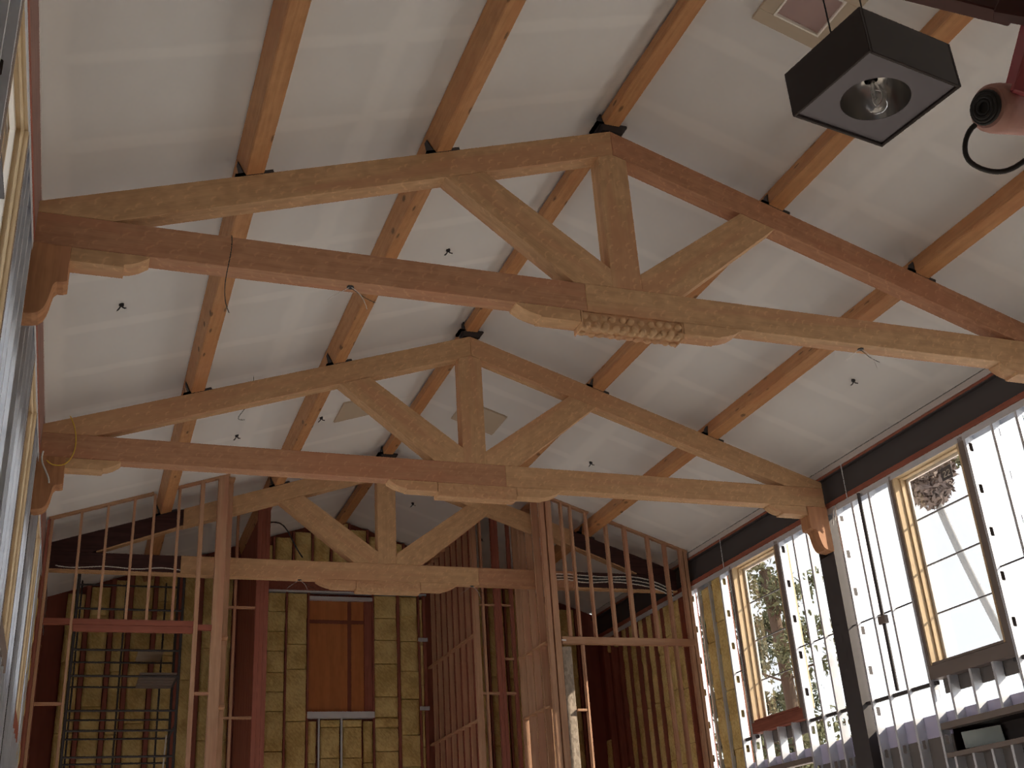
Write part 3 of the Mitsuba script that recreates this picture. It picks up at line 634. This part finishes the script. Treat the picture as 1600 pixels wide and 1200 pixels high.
# walls running back from the posts, facing walls and alcove side walls
for s, sn in ((-1, 'left'), (1, 'right')):
    w = thing('wall_passage', f'short stud wall running back from the {sn} partition post', 'stud wall', kind='structure')
    ys = (10.35, 10.75, 11.15, 11.5)
    for y in ys: vstud(w, s * 2.94 - 0.07, s * 2.94 + 0.07, y, y + 0.04, 0, ctop(2.94))
    part(w, 'top_plate', cbox(s * 2.94 - 0.07, s * 2.94 + 0.07, YP + 0.15, YF, ceil_z(3.01) - 0.05, ceil_z(3.01) - 0.005), 'fir_y')
    for z in (6.15, 5.0): part(w, 'blocking', cbox(s * 2.94 - 0.065, s * 2.94 + 0.065, YP + 0.15, YF, z, z + 0.04), 'fir_y')
    f = thing('wall_return', f'narrow stud wall facing the hall beside the {sn} side of the alcove', 'stud wall', kind='structure')
    if s < 0:
        for k, x in enumerate((-2.235, -2.157, -2.079)): vstud(f, x, x + 0.077, YF, YF + 0.10, 0, ctop(x), 'fir_red', 'corner_post')
        vstud(f, -2.63, -2.585, YF, YF + 0.10, 0, ctop(2.6))
        for z in (7.04, 5.06): part(f, 'blocking', cbox(-2.93, -2.235, YF + 0.01, YF + 0.09, z, z + 0.042), 'fir_x')
    else:
        vstud(f, 2.025, 2.125, YF - 0.004, YF + 0.10, 0, ctop(2.1), 'fir_z', 'corner_post')
        vstud(f, 2.20, 2.245, YF, YF + 0.1, 0, ctop(2.2))
        for x in (2.46, 2.535): vstud(f, x, x + 0.07, YF, YF + 0.10, 0, ctop(2.5), 'fir_red')
        vstud(f, 2.80, 2.86, YF, YF + 0.1, 0, ctop(2.8), 'fir_red')
        part(f, 'blocking', cbox(2.125, 2.86, YF + 0.005, YF + 0.095, 5.49, 5.54), 'fir_x')
        part(f, 'blocking', cbox(2.605, 2.86, YF + 0.01, YF + 0.09, 6.16, 6.20), 'fir_x')
        part(f, 'blocking', cbox(2.125, 2.80, YF + 0.01, YF + 0.09, 7.23, 7.26), 'fir_x')
    a = thing('wall_alcove', f'red fir stud wall on the {sn} side of the alcove with rows of blocking', 'stud wall', kind='structure')
    xi = s * 2.03
    for k in range(8):
        y = 11.72 + 0.41 * k
        vstud(a, *sorted((xi, xi + s * 0.09)), y, y + 0.042, 0, 8.96, 'fir_z' if s > 0 else 'fir_red')
        for z in (6.66, 5.02):
            part(a, 'blocking', cbox(*sorted((xi + s * 0.003, xi + s * 0.088)), y + 0.042 if k else y + 0.042, y + 0.41, z, z + 0.042), 'fir_y')
    part(a, 'top_plate', cbox(*sorted((xi, xi + s * 0.09)), YF + 0.11, YB, 8.96, 9.0), 'fir_y')
    part(a, 'sheathing_panel', cbox(*sorted((xi + s * 0.092, xi + s * 0.11)), YF + 0.10, YB, 0, 9.0), 'plywood_red')

# ------------------------------------------------------------------ back wall: studs, header, wool batts, boarded window
bw = thing('wall_end', 'far end wall of red studs packed with yellow mineral wool batts', 'wall', kind='structure')
part(bw, 'sheathing', prism([(-6.3, 0), (-2.0, 0), (-2.0, 3.4), (2.0, 3.4), (2.0, 0), (6.4, 0), (6.4, ceil_z(6.4)), (0, CEIL), (-6.3, ceil_z(6.3))], YB + 0.16, YB + 0.19, 0.002), 'plywood_red')  # low opening out of view, cut to let light into the back
def nave_batts(x0, x1, breaks):
    for z0, z1 in zip(breaks[:-1], breaks[1:]):
        tilt = random.uniform(-0.012, 0.012)
        part(bw, 'batt', batt(x0 + abs(tilt), x1 - abs(tilt) * 0.5, z0 + 0.008, z1 - 0.008, 0.13), 'mineral_wool', smooth=60)
for x0, x1, m in ((-1.99, -1.55, 0), (-1.125, -1.085, 0), (-0.655, -0.615, 0), (0.775, 0.81, 0), (1.33, 1.39, 0), (1.81, 1.85, 0), (1.93, 1.99, 0)):
    vstud(bw, x0, x1, YB, YB + 0.14, 3.4, 8.28, 'fir_red')
vstud(bw, -1.55, -1.53, YB, YB + 0.14, 3.4, 8.28, 'fir_red')
nave_batts(-1.525, -1.13, [3.55, 4.55, 4.95, 5.75, 6.15, 6.55, 7.0, 7.42, 7.85, 8.26])
nave_batts(-1.08, -0.66, [3.55, 4.60, 5.55, 6.62, 7.15, 8.26])
nave_batts(0.815, 1.325, [3.55, 4.92, 5.40, 5.62, 6.05, 6.75, 7.27, 7.75, 8.26])
nave_batts(1.40, 1.805, [3.55, 4.6, 5.25, 6.0, 6.60, 7.25, 8.26])
nave_batts(1.853, 1.925, [3.55, 5.0, 5.72, 6.3, 7.18, 7.35, 8.20])
part(bw, 'batt', cbox(1.42, 1.78, YB - 0.02, YB + 0.02, 7.80, 8.22, 0.015), 'mineral_wool')
for z in (7.24, 5.755): part(bw, 'steel_strap', cbox(1.80, 2.02, YB - 0.012, YB - 0.004, z, z + 0.085, 0.002), 'galvanised')
part(bw, 'header', cbox(-2.02, 2.02, YB - 0.005, YB + 0.14, 8.32, 8.72), 'fir_plate')
part(bw, 'head_track', cbox(-1.56, 2.02, YB - 0.012, YB + 0.13, 8.275, 8.318), 'galvanised')
part(bw, 'head_track', cbox(-0.62, 0.78, YB - 0.004, YB + 0.13, 8.12, 8.20), 'galvanised')
part(bw, 'sill_track', cbox(-0.64, 0.80, YB - 0.03, YB + 0.14, 5.60, 5.735), 'galvanised')
part(bw, 'window_board', cbox(-0.62, 0.24, YB + 0.10, YB + 0.12, 5.735, 8.12), 'plywood_rust', label='rust brown plywood closing the window opening')
part(bw, 'window_board', cbox(0.32, 0.60, YB + 0.10, YB + 0.12, 5.735, 8.12), 'plywood_rust')
part(bw, 'board_batten', cbox(0.24, 0.32, YB + 0.095, YB + 0.125, 5.735, 8.12), 'plywood_red')
part(bw, 'board_batten', cbox(-0.62, 0.60, YB + 0.092, YB + 0.10, 7.62, 7.70), 'plywood_red')  # dark strips paint the shadow cross lines on the board
part(bw, 'board_batten', cbox(0.60, 0.775, YB + 0.05, YB + 0.12, 5.735, 8.12), 'fir_red')
for x in (-0.405, 0.075): part(bw, 'steel_stud', cbox(x, x + 0.035, YB - 0.004, YB + 0.10, 2.5, 5.60, 0.002), 'galvanised')
for x0, x1 in ((-0.61, -0.44), (-0.345, 0.055), (0.125, 0.53), (0.575, 0.77)): nave_batts(x0, x1, [3.55, 4.8, 5.42, 5.58] if x0 > -0.4 and x0 < 0.4 else [3.2, 4.7, 5.55])
gx = [-1.99, -1.43, -1.0, -0.58, -0.16, 0.25, 0.67, 1.08, 1.50, 1.95]
for a, b in zip(gx[:-1], gx[1:]):
    vstud(bw, a, a + 0.04, YB, YB + 0.14, 8.72, ctop(a) - 0.01, 'fir_red')
    zt = min(ceil_z(a), ceil_z(b)) - 0.06
    part(bw, 'batt', batt(a + 0.055, b - 0.012, 8.74, zt, 0.13), 'mineral_wool', smooth=60)
# the two side rooms' part of the end wall
for s in (-1, 1):
    xs = [2.16, 2.60, 3.04, 3.48, 3.92, 4.36, 4.80, 5.24, 5.68]
    xs = [-2.16, -2.86, -3.28, -3.78, -4.27, -4.62, -5.10, -5.55] if s < 0 else xs
    for a, b in zip(xs[:-1], xs[1:]):
        lo, hi = min(a, b), max(a, b)
        wd = 0.085 if s < 0 else 0.05
        vstud(bw, hi - wd, hi, YB, YB + 0.14, 0, ctop(hi) - 0.01, 'fir_red')
        z = 0.6
        zmax = ceil_z(max(abs(a), abs(b))) - 0.07
        while z < zmax - 0.3:
            z2 = min(zmax, z + random.uniform(1.0, 1.9))
            part(bw, 'batt', batt(lo + 0.01, hi - wd - 0.015, z, z2 - 0.01, 0.13), 'mineral_wool', smooth=60)
            z = z2

# ------------------------------------------------------------------ scaffold in the left side room
sc = thing('scaffold_tower', 'dark tube scaffold tower standing behind the left stud partition', 'scaffold')
Y0, Y1, XA, XB = 12.15, 13.5, -5.34, -3.49
for x in (XA, XB):
    for y in (Y0, Y1):
        part(sc, 'standard', tube([(x, y, 0), (x, y, 7.9 if y == Y0 else 8.2)], 0.026, 8), 'steel_dark')
for x in (XA + 0.06, -4.46, -3.72): part(sc, 'brace_tube', tube([(x, Y1 + 0.05, 1.0), (x, Y1 + 0.05, 8.0)], 0.018, 6), 'steel_dark')
for z in (7.85, 7.1, 6.36, 5.90, 5.30, 4.96, 4.52, 3.9):
    part(sc, 'ledger', tube([(XA, Y0, z), (XB, Y0, z)], 0.020, 6), 'steel_dark')
    part(sc, 'ledger', tube([(XA, Y1, z + 0.06), (XB, Y1, z + 0.06)], 0.018, 6), 'steel_dark')
for z in (5.95, 5.05): part(sc, 'transom', tube([(XB, Y0, z), (XB, Y1, z)], 0.020, 6), 'steel_dark')
single('scaffold_deck', cat([cbox(-4.16, -3.52, Y0 + 0.02 + 0.27 * k, Y0 + 0.24 + 0.27 * k, 5.93, 5.97, 0.004) for k in range(5)]), 'sill_brown', 'dim grey plank deck lying on the scaffold, lower one', 'plank deck')
single('scaffold_deck', cbox(-4.20, -3.75, Y0 + 0.3, Y1 - 0.1, 6.42, 6.45, 0.004), 'tan_panel', 'small pale plank lying high on the scaffold', 'plank deck')
single('drywall_offcut', bar((-3.70, 12.3, 3.0), (-3.62, 12.35, 4.9), 0.02, 0.10, up=(0, 1, 0)), 'white_paint', 'white upright strip leaning on the scaffold', 'board')

# ------------------------------------------------------------------ square panels on the ceiling
def ceil_panel(x0, x1, y0, y1, lab, open_=False):
    k = thing('ceiling_panel', lab, 'panel', group='square tan panels on the ceiling')
    s = 1 if x0 + x1 > 0 else -1
    ang = math.atan(SLOPE) * s
    xc, yc = (x0 + x1) / 2, (y0 + y1) / 2
    hw, hl = abs(x1 - x0) / 2 * 1.0545, (y1 - y0) / 2
    M = T().translate([xc, yc, ceil_z(xc)]).rotate([0, 1, 0], math.degrees(ang))
    if not open_:
        scene[key(k + '__plate')] = {**mikit.ply(cbox(-hw, hw, -hl, hl, -0.035, 0.0, 0.004), 'tan_panel'), 'to_world': M}
    else:
        b = 0.16
        rim = cat([cbox(-hw, hw, -hl, -hl + b, -0.045, 0, 0.004), cbox(-hw, hw, hl - b, hl, -0.045, 0, 0.004), cbox(-hw, -hw + b, -hl + b, hl - b, -0.045, 0, 0.004), cbox(hw - b, hw, -hl + b, hl - b, -0.045, 0, 0.004)])
        scene[key(k + '__rim')] = {**mikit.ply(rim, 'tan_panel'), 'to_world': M}
        e = 0.02
        hw2, hl2 = hw - b, hl - b
        bead = cat([cbox(-hw2, hw2, -hl2, -hl2 + e, -0.055, 0, 0.003), cbox(-hw2, hw2, hl2 - e, hl2, -0.055, 0, 0.003), cbox(-hw2, -hw2 + e, -hl2, hl2, -0.055, 0, 0.003), cbox(hw2 - e, hw2, -hl2, hl2, -0.055, 0, 0.003)])
        scene[key(k + '__bead')] = {**mikit.ply(bead, 'white_paint'), 'to_world': M}
        scene[key(k + '__field')] = {**mikit.ply(cbox(-hw2 + e, hw2 - e, -hl2 + e, hl2 - e, -0.02, 0, 0.003), 'mauve_panel'), 'to_world': M}
ceil_panel(0.69, 1.46, 7.65, 8.46, 'square tan panel on the ceiling right of the ridge, behind the middle truss king post')
ceil_panel(-1.45, -0.68, 7.68, 8.49, 'square tan panel on the ceiling left of the ridge, behind the middle truss brace')
ceil_panel(0.68, 1.48, -2.88, -2.05, 'tan ceiling panel with a mauve field, partly behind the hanging black lamp', True)

# ------------------------------------------------------------------ hanging box lamp
K = (4.40 - 1.6) / 2.4
def lam(x, y, z): return CAM + K * (np.array([x, y, z]) - CAM)
c0 = {n: lam(*p) for n, p in dict(L=(-3.09, -6.976, 4), B=(-3.075, -7.326, 4), R=(-2.656, -7.27, 4), F=(-2.664, -6.90, 4)).items()}
ctr = sum(c0.values()) / 4
ux = ((c0['R'] - c0['B']) + (c0['F'] - c0['L'])) / 2; uy = ((c0['L'] - c0['B']) + (c0['F'] - c0['R'])) / 2
W, Dp = 0.975 * np.linalg.norm(ux) / 2, np.linalg.norm(uy) / 2
Hh = 0.212
yaw = math.degrees(math.atan2(ux[1], ux[0]))
ctr = ctr + np.array([0.014, -0.004, -0.013])
LM = T().translate(ctr.tolist()).rotate([0, 0, 1], yaw)
lp = thing('box_pendant_lamp', 'black square box lamp hanging on two thin cables, clear bulb in its grey underside', 'lamp')
def lpart(nm, mesh, mat, smooth=False, label=None):
    k = key(lp + '__' + nm); scene[k] = {**mikit.ply(mesh, mat, smooth=smooth), 'to_world': LM}
    if label: labels[k] = {'label': label}
e = 0.014
lpart('housing', cat([cbox(-W, -W + e, -Dp, Dp, 0, Hh, 0.003), cbox(W - e, W, -Dp, Dp, 0, Hh, 0.003), cbox(-W + e, W - e, -Dp, -Dp + e, 0, Hh, 0.003), cbox(-W + e, W - e, Dp - e, Dp, 0, Hh, 0.003), cbox(-W + e, W - e, -Dp + e, Dp - e, Hh - e, Hh, 0.003)]), 'black_paint')
ra, rb = 0.145, 0.125
hole = Polygon([(ra * math.cos(t), rb * math.sin(t)) for t in np.linspace(0, 2 * np.pi, 49)[:-1]])
face = trimesh.creation.extrude_polygon(sbox(-W + e, -Dp + e, W - e, Dp - e).difference(hole), 0.008, engine='earcut')
face.apply_translation([0, 0, 0.012]); lpart('face_plate', face, 'lamp_grey', label='grey underside plate with a round opening')
cup = lathe([(0.145, 0.014), (0.140, 0.05), (0.120, 0.10), (0.085, 0.14), (0.03, 0.158), (0.0, 0.160)], 40)
cup.vertices[:, 1] *= rb / ra
scene['lamp_cup_twosided'] = {'type': 'twosided', 'bsdf': scene['lamp_cup']}
lpart('reflector', cup, 'lamp_cup_twosided', True)
lpart('socket', lathe([(0, 0.16), (0.026, 0.16), (0.026, 0.105), (0.020, 0.10), (0, 0.10)], 24), 'chrome', 30)
bulb = [(0.0001, -0.050), (0.018, -0.047), (0.036, -0.034), (0.047, -0.014), (0.048, 0.006), (0.038, 0.032), (0.025, 0.060), (0.017, 0.10), (0.0001, 0.10)]
lpart('bulb', lathe(bulb, 32), 'bulb_glass', True, 'clear glass bulb')
lpart('filament', cat([tube(curve([(-0.010, 0, 0.06), (-0.016, 0, -0.005), (0, 0.004, -0.016), (0.016, 0, -0.005), (0.010, 0, 0.06)], 16), 0.0026, 6), tube([(0, 0, 0.1), (0, 0, 0.015)], 0.006, 6)]), 'chrome', True)
for dx, dy in ((-W + 0.10, 0.0), (W - 0.20, 0.0)):
    p = ctr + np.array([dx, dy, 0])
    part(lp, 'cable', tube([(p[0], p[1], ctr[2] + Hh - 0.01), (p[0], p[1], ceil_z(p[0]))], 0.0035, 6), 'rubber')

# ------------------------------------------------------------------ dusty red boom at the right edge
bo = thing('boom_arm', 'dusty red boom arm at the upper right edge, holding a pinkish tube with black end', 'machine')
RV, UV_ = np.cross(FWD, UPV), UPV
def near(px, py, d): return CAM + d * (FWD + (px - 800) / 1786.4 * RV - (py - 600) / 1786.4 * UPV)
A0, A1 = near(1541, 168, 3.6), near(1725, 182, 3.92)
rad = 0.079
ax = A1 - A0; ln = float(np.linalg.norm(ax))
body = lathe([(0.0, 0.0), (rad * 0.52, 0.0), (rad * 0.80, 0.006), (rad * 0.95, 0.022), (rad, 0.05), (rad, ln), (0, ln)], 40)
Rm = trimesh.geometry.align_vectors([0, 0, 1], ax / ln); Rm[:3, 3] = A0
body.apply_transform(Rm); part(bo, 'tube', body, 'dusty_red', 35, 'dusty pink tube')
rb_ = []
for k, (rr, zz) in enumerate(((0.050, -0.004), (0.042, -0.010), (0.033, -0.013), (0.022, -0.011))):
    tr = trimesh.creation.torus(rr, 0.0062, 40, 12); tr.apply_translation([0, 0, zz]); rb_.append(tr)
cap = trimesh.creation.cylinder(0.045, 0.012, sections=32); rb_.append(cap)
rbm = cat(rb_); rbm.apply_transform(Rm); part(bo, 'ribbed_end', rbm, 'rubber', 40, 'black ribbed end cap')
part(bo, 'arm', bar(near(1584, 150, 3.72), near(1638, -60, 3.72), 0.03, 0.125, up=FWD.tolist()), 'boom_red')
part(bo, 'strut', bar(near(1604, 150, 3.55), near(1660, -40, 3.55), 0.10, 0.03, up=FWD.tolist()), 'boom_red')
part(bo, 'crossbeam', bar(near(1330, -47, 3.9), near(1583, 16, 3.9), 0.06, 0.10), 'boom_dark', label='dark red crossbeam')
part(bo, 'crossbeam_end', bar(near(1560, 6, 3.78), near(1760, 40, 3.6), 0.05, 0.10), 'boom_dark')
part(bo, 'cable', tube(curve([near(1524, 195, 3.6), near(1508, 225, 3.6), near(1512, 248, 3.6), near(1535, 264, 3.6), near(1566, 268, 3.6), near(1597, 254, 3.6), near(1640, 215, 3.55), near(1690, 190, 3.45)], 40), 0.0085, 8), 'rubber', 40, 'black cable loop')
mast = near(1740, 100, 3.5)
part(bo, 'mast', cbox(mast[0] - 0.05, mast[0] + 0.05, mast[1] - 0.05, mast[1] + 0.05, 0.12, mast[2] + 0.25, 0.006), 'boom_red')
part(bo, 'base', cbox(mast[0] - 0.45, mast[0] + 0.45, mast[1] - 0.45, mast[1] + 0.45, 0.0, 0.12, 0.02), 'boom_dark')

# ------------------------------------------------------------------ wire stubs in the ceiling, wires from the trusses
stubs = [(-5.113, 2.844, 'left of the left wall corbel, low on the left ceiling slope'), (-1.097, 2.825, 'near the ridge between the first two trusses'), (-1.724, 8.157, 'on the left ceiling slope beside the left tan panel'),
         (-3.119, 8.105, 'low on the left ceiling slope behind the middle truss'), (5.0, 2.787, 'low on the right ceiling slope above the right window'), (3.179, 8.064, 'on the right ceiling slope behind the middle truss'),
         (1.127, 12.67, 'on the right ceiling slope beyond the farthest truss'), (2.792, 13.154, 'seen between studs beyond the farthest truss')]
for x, y, wh in stubs:
    k = thing('wire_stub', f'small dark wire stub {wh}', 'wire stub', group='wire stubs in the ceiling')
    z = ceil_z(x)
    part(k, 'box_ring', cat([trimesh.creation.cylinder(0.028, 0.03, sections=14).apply_translation([x, y, z - 0.008])]), 'rubber')
    part(k, 'wire', cat([tube(curve([(x, y, z), (x + 0.02, y - 0.01, z - 0.05), (x + 0.055, y - 0.02, z - 0.06)], 8), 0.008, 6), tube(curve([(x, y, z), (x - 0.02, y, z - 0.06), (x - 0.045, y + 0.02, z - 0.085)], 8), 0.008, 6)]), 'rubber')
for x, y, lab in ((-3.025, 0.10, 'thin wires hanging from a hole in the left half of the nearest tie beam'), (2.974, 0.10, 'thin wires hanging from a hole in the right half of the nearest tie beam'),
                  (-1.62, 10.54, 'thin wires hanging from a hole in the left half of the farthest tie beam'), (1.642, 10.56, 'thin wires hanging from a hole in the right half of the farthest tie beam')):
    k = thing('hanging_wires', lab, 'wires', group='wires hanging from the tie beams')
    part(k, 'hole_ring', trimesh.creation.cylinder(0.035, 0.012, sections=18).apply_translation([x, y, TIE0 - 0.003]), 'rubber')
    for dx, dy, dz in ((-0.22, 0.02, -0.16), (0.16, -0.02, -0.24), (0.26, 0.03, -0.13)):
        part(k, 'wire', tube(curve([(x, y, TIE0), (x + dx * 0.35, y + dy, TIE0 - 0.05), (x + dx, y + dy, TIE0 + dz)], 10), 0.0035, 5), 'rubber' if dx > 0.2 else 'cable_white')
single('hanging_cable', tube(curve([(-4.20, -0.025, 7.64), (-4.222, -0.03, 7.27), (-4.23, -0.03, 6.93), (-4.19, -0.03, 6.80)], 20), 0.004, 6), 'rubber', 'thin dark cable hanging over the left end of the nearest tie beam', 'cable')
single('hanging_cable', tube(curve([(-3.19, 5.78, 8.97), (-3.22, 5.80, 8.60), (-3.35, 5.80, 8.36), (-3.38, 5.80, 8.30), (-3.28, 5.80, 8.28)], 20), 0.004, 6), 'rubber', 'thin dark cable hanging behind the left top chord of the middle truss', 'cable')
single('yellow_cord', tube(curve([(-5.60, 5.235, 7.885), (-5.53, 5.225, 7.72), (-5.497, 5.22, 7.52), (-5.52, 5.215, 7.33), (-5.61, 5.205, 7.20), (-5.72, 5.20, 7.18), (-5.82, 5.2, 7.24)], 30), 0.008, 6), 'cable_yellow', 'thin yellow cord looped over the left end of the middle truss', 'cord')
single('white_tie_strip', curve and tube(curve([(-5.87, 5.18, 7.35), (-5.85, 5.17, 7.15), (-5.78, 5.16, 7.0), (-5.76, 5.16, 6.92)], 14), 0.012, 6), 'cable_white', 'short pale strip hanging at the left corbel of the middle truss', 'strip')
k = thing('cable_bundle', 'bundle of black and white cables laid along the right end of the farthest truss', 'cables')
for j in range(5):
    dz = 0.035 * j
    part(k, 'cable', tube(curve([(3.15, 10.455, 7.40 + dz * 1.2), (3.55, 10.452, 7.47 + dz * 0.8), (3.95, 10.455, 7.43 + dz), (4.45, 10.452, 7.46 + dz * 0.7), (4.95, 10.455, 7.44 + dz), (5.45, 10.455, 7.36 + dz), (5.85, 10.455, 7.18 + dz)], 40), 0.012, 6), 'cable_white' if j % 2 == 0 else 'rubber')
single('white_cable', tube(curve([(-5.72, 10.456, 7.39), (-5.3, 10.455, 7.37), (-4.9, 10.456, 7.40), (-4.4, 10.455, 7.375), (-4.0, 10.456, 7.41), (-3.6, 10.455, 7.37), (-3.2, 10.456, 7.43)], 40), 0.009, 6), 'cable_white', 'white cable running along the left end of the farthest tie beam', 'cable')
single('black_cable', tube(curve([(-2.0, 11.7, 8.75), (-1.7, 12.0, 8.80), (-1.45, 12.4, 8.65), (-1.2, 12.6, 8.35)], 16), 0.014, 6), 'rubber', 'black cable drooping in the gable above the farthest tie beam', 'cable')

# ------------------------------------------------------------------ trees outside the right windows
def foliage(centres, radius, per, size, seed):
    r = np.random.default_rng(seed)
    V, F = [], []
    for c, R in zip(centres, radius):
        n = per
        d = r.normal(size=(n, 3)); d /= np.linalg.norm(d, axis=1, keepdims=True)
        p = c + d * (R * r.random((n, 1)) ** 0.5)
        a = r.normal(size=(n, 3)); a /= np.linalg.norm(a, axis=1, keepdims=True)
        b = np.cross(a, d); b /= np.maximum(np.linalg.norm(b, axis=1, keepdims=True), 1e-6)
        s = size * (0.6 + 0.8 * r.random((n, 1)))
        base = len(V) and sum(len(x) for x in V) or 0
        V.append(np.stack([p - a * s * 0.5, p + b * s * 0.22, p + a * s * 0.5, p - b * s * 0.22], 1).reshape(-1, 3))
        q = base + 4 * np.arange(n)
        F.append(np.vstack([np.c_[q, q + 1, q + 2], np.c_[q, q + 2, q + 3]]))
    return trimesh.Trimesh(np.vstack(V), np.vstack(F), process=False)

def broad_tree(x, y, h, crown, n, lab, leaf, seed, per=420, size=0.20):
    r = np.random.default_rng(seed)
    t = thing('tree', lab, 'tree', group='trees outside the right windows')
    part(t, 'trunk', tube(curve([(x, y, -0.2), (x + 0.1, y, h * 0.4), (x - 0.05, y + 0.1, h * 0.9)], 12), 0.16, 10), 'bark', True)
    cs, rs = [], []
    for k in range(n):
        a, zz = r.random() * 2 * np.pi, r.uniform(0.22, 1.0)
        rr = crown * (1.05 - 0.75 * zz) * r.uniform(0.45, 1.0) + 0.15
        p0 = np.array([x, y, h * zz * 0.92]); p1 = np.array([x + rr * math.cos(a), y + rr * math.sin(a), h * zz - 0.10 * rr])
        part(t, 'branch', tube([p0, (p0 + p1) / 2 + [0, 0, 0.12], p1], 0.028, 5), 'bark')
        for q in (0.45, 0.75, 1.0): cs.append(p0 + (p1 - p0) * q); rs.append(0.30 + 0.28 * r.random())
    part(t, 'foliage', foliage(cs, rs, per // 3, size, seed), leaf)
broad_tree(11.6, 15.6, 10.5, 2.9, 34, 'broad green tree outside the window beyond the black column', 'leaf_mid', 3, 210, 0.17)
broad_tree(13.2, 20.5, 11.5, 3.2, 40, 'darker tree farther away outside the window beyond the black column', 'leaf_dark', 4, 200, 0.2)
tl = thing('tree', 'slender leaning tree with a dark hanging crown, outside the nearer right window', 'tree', group='trees outside the right windows')
P0, P1, P2 = np.array([44.5, 39.4, -0.2]), np.array([40.27, 37.89, 13.17]), np.array([36.4, 36.2, 19.9])
part(tl, 'trunk', tube(curve([P0, P1, P2, P2 + [-0.25, 0, 1.2]], 20), 0.20, 10), 'bark_pale', True)
cs = [np.array([35.7, 35.9, 20.9]) + np.array([dx, -0.3 * dx, dz]) for dx, dz in ((-0.9, 0.6), (-0.4, 0.2), (0.2, 0.1), (0.7, 0.5), (-0.6, -0.4), (0.1, -0.6), (0.5, -0.3), (-0.1, 0.8), (0.9, 1.1))]
part(tl, 'foliage', foliage(cs, [0.85] * len(cs), 420, 0.45, 9), 'leaf_brown')
cs = [np.array([35.9, 35.9, 22.3]) + np.array([dx, -0.3 * dx, dz]) for dx, dz in ((-1.0, 0.2), (0.3, 0.4), (1.3, 0.3), (1.9, 0.0))]
part(tl, 'foliage', foliage(cs, [0.7] * 4, 240, 0.4, 10), 'leaf_mid')
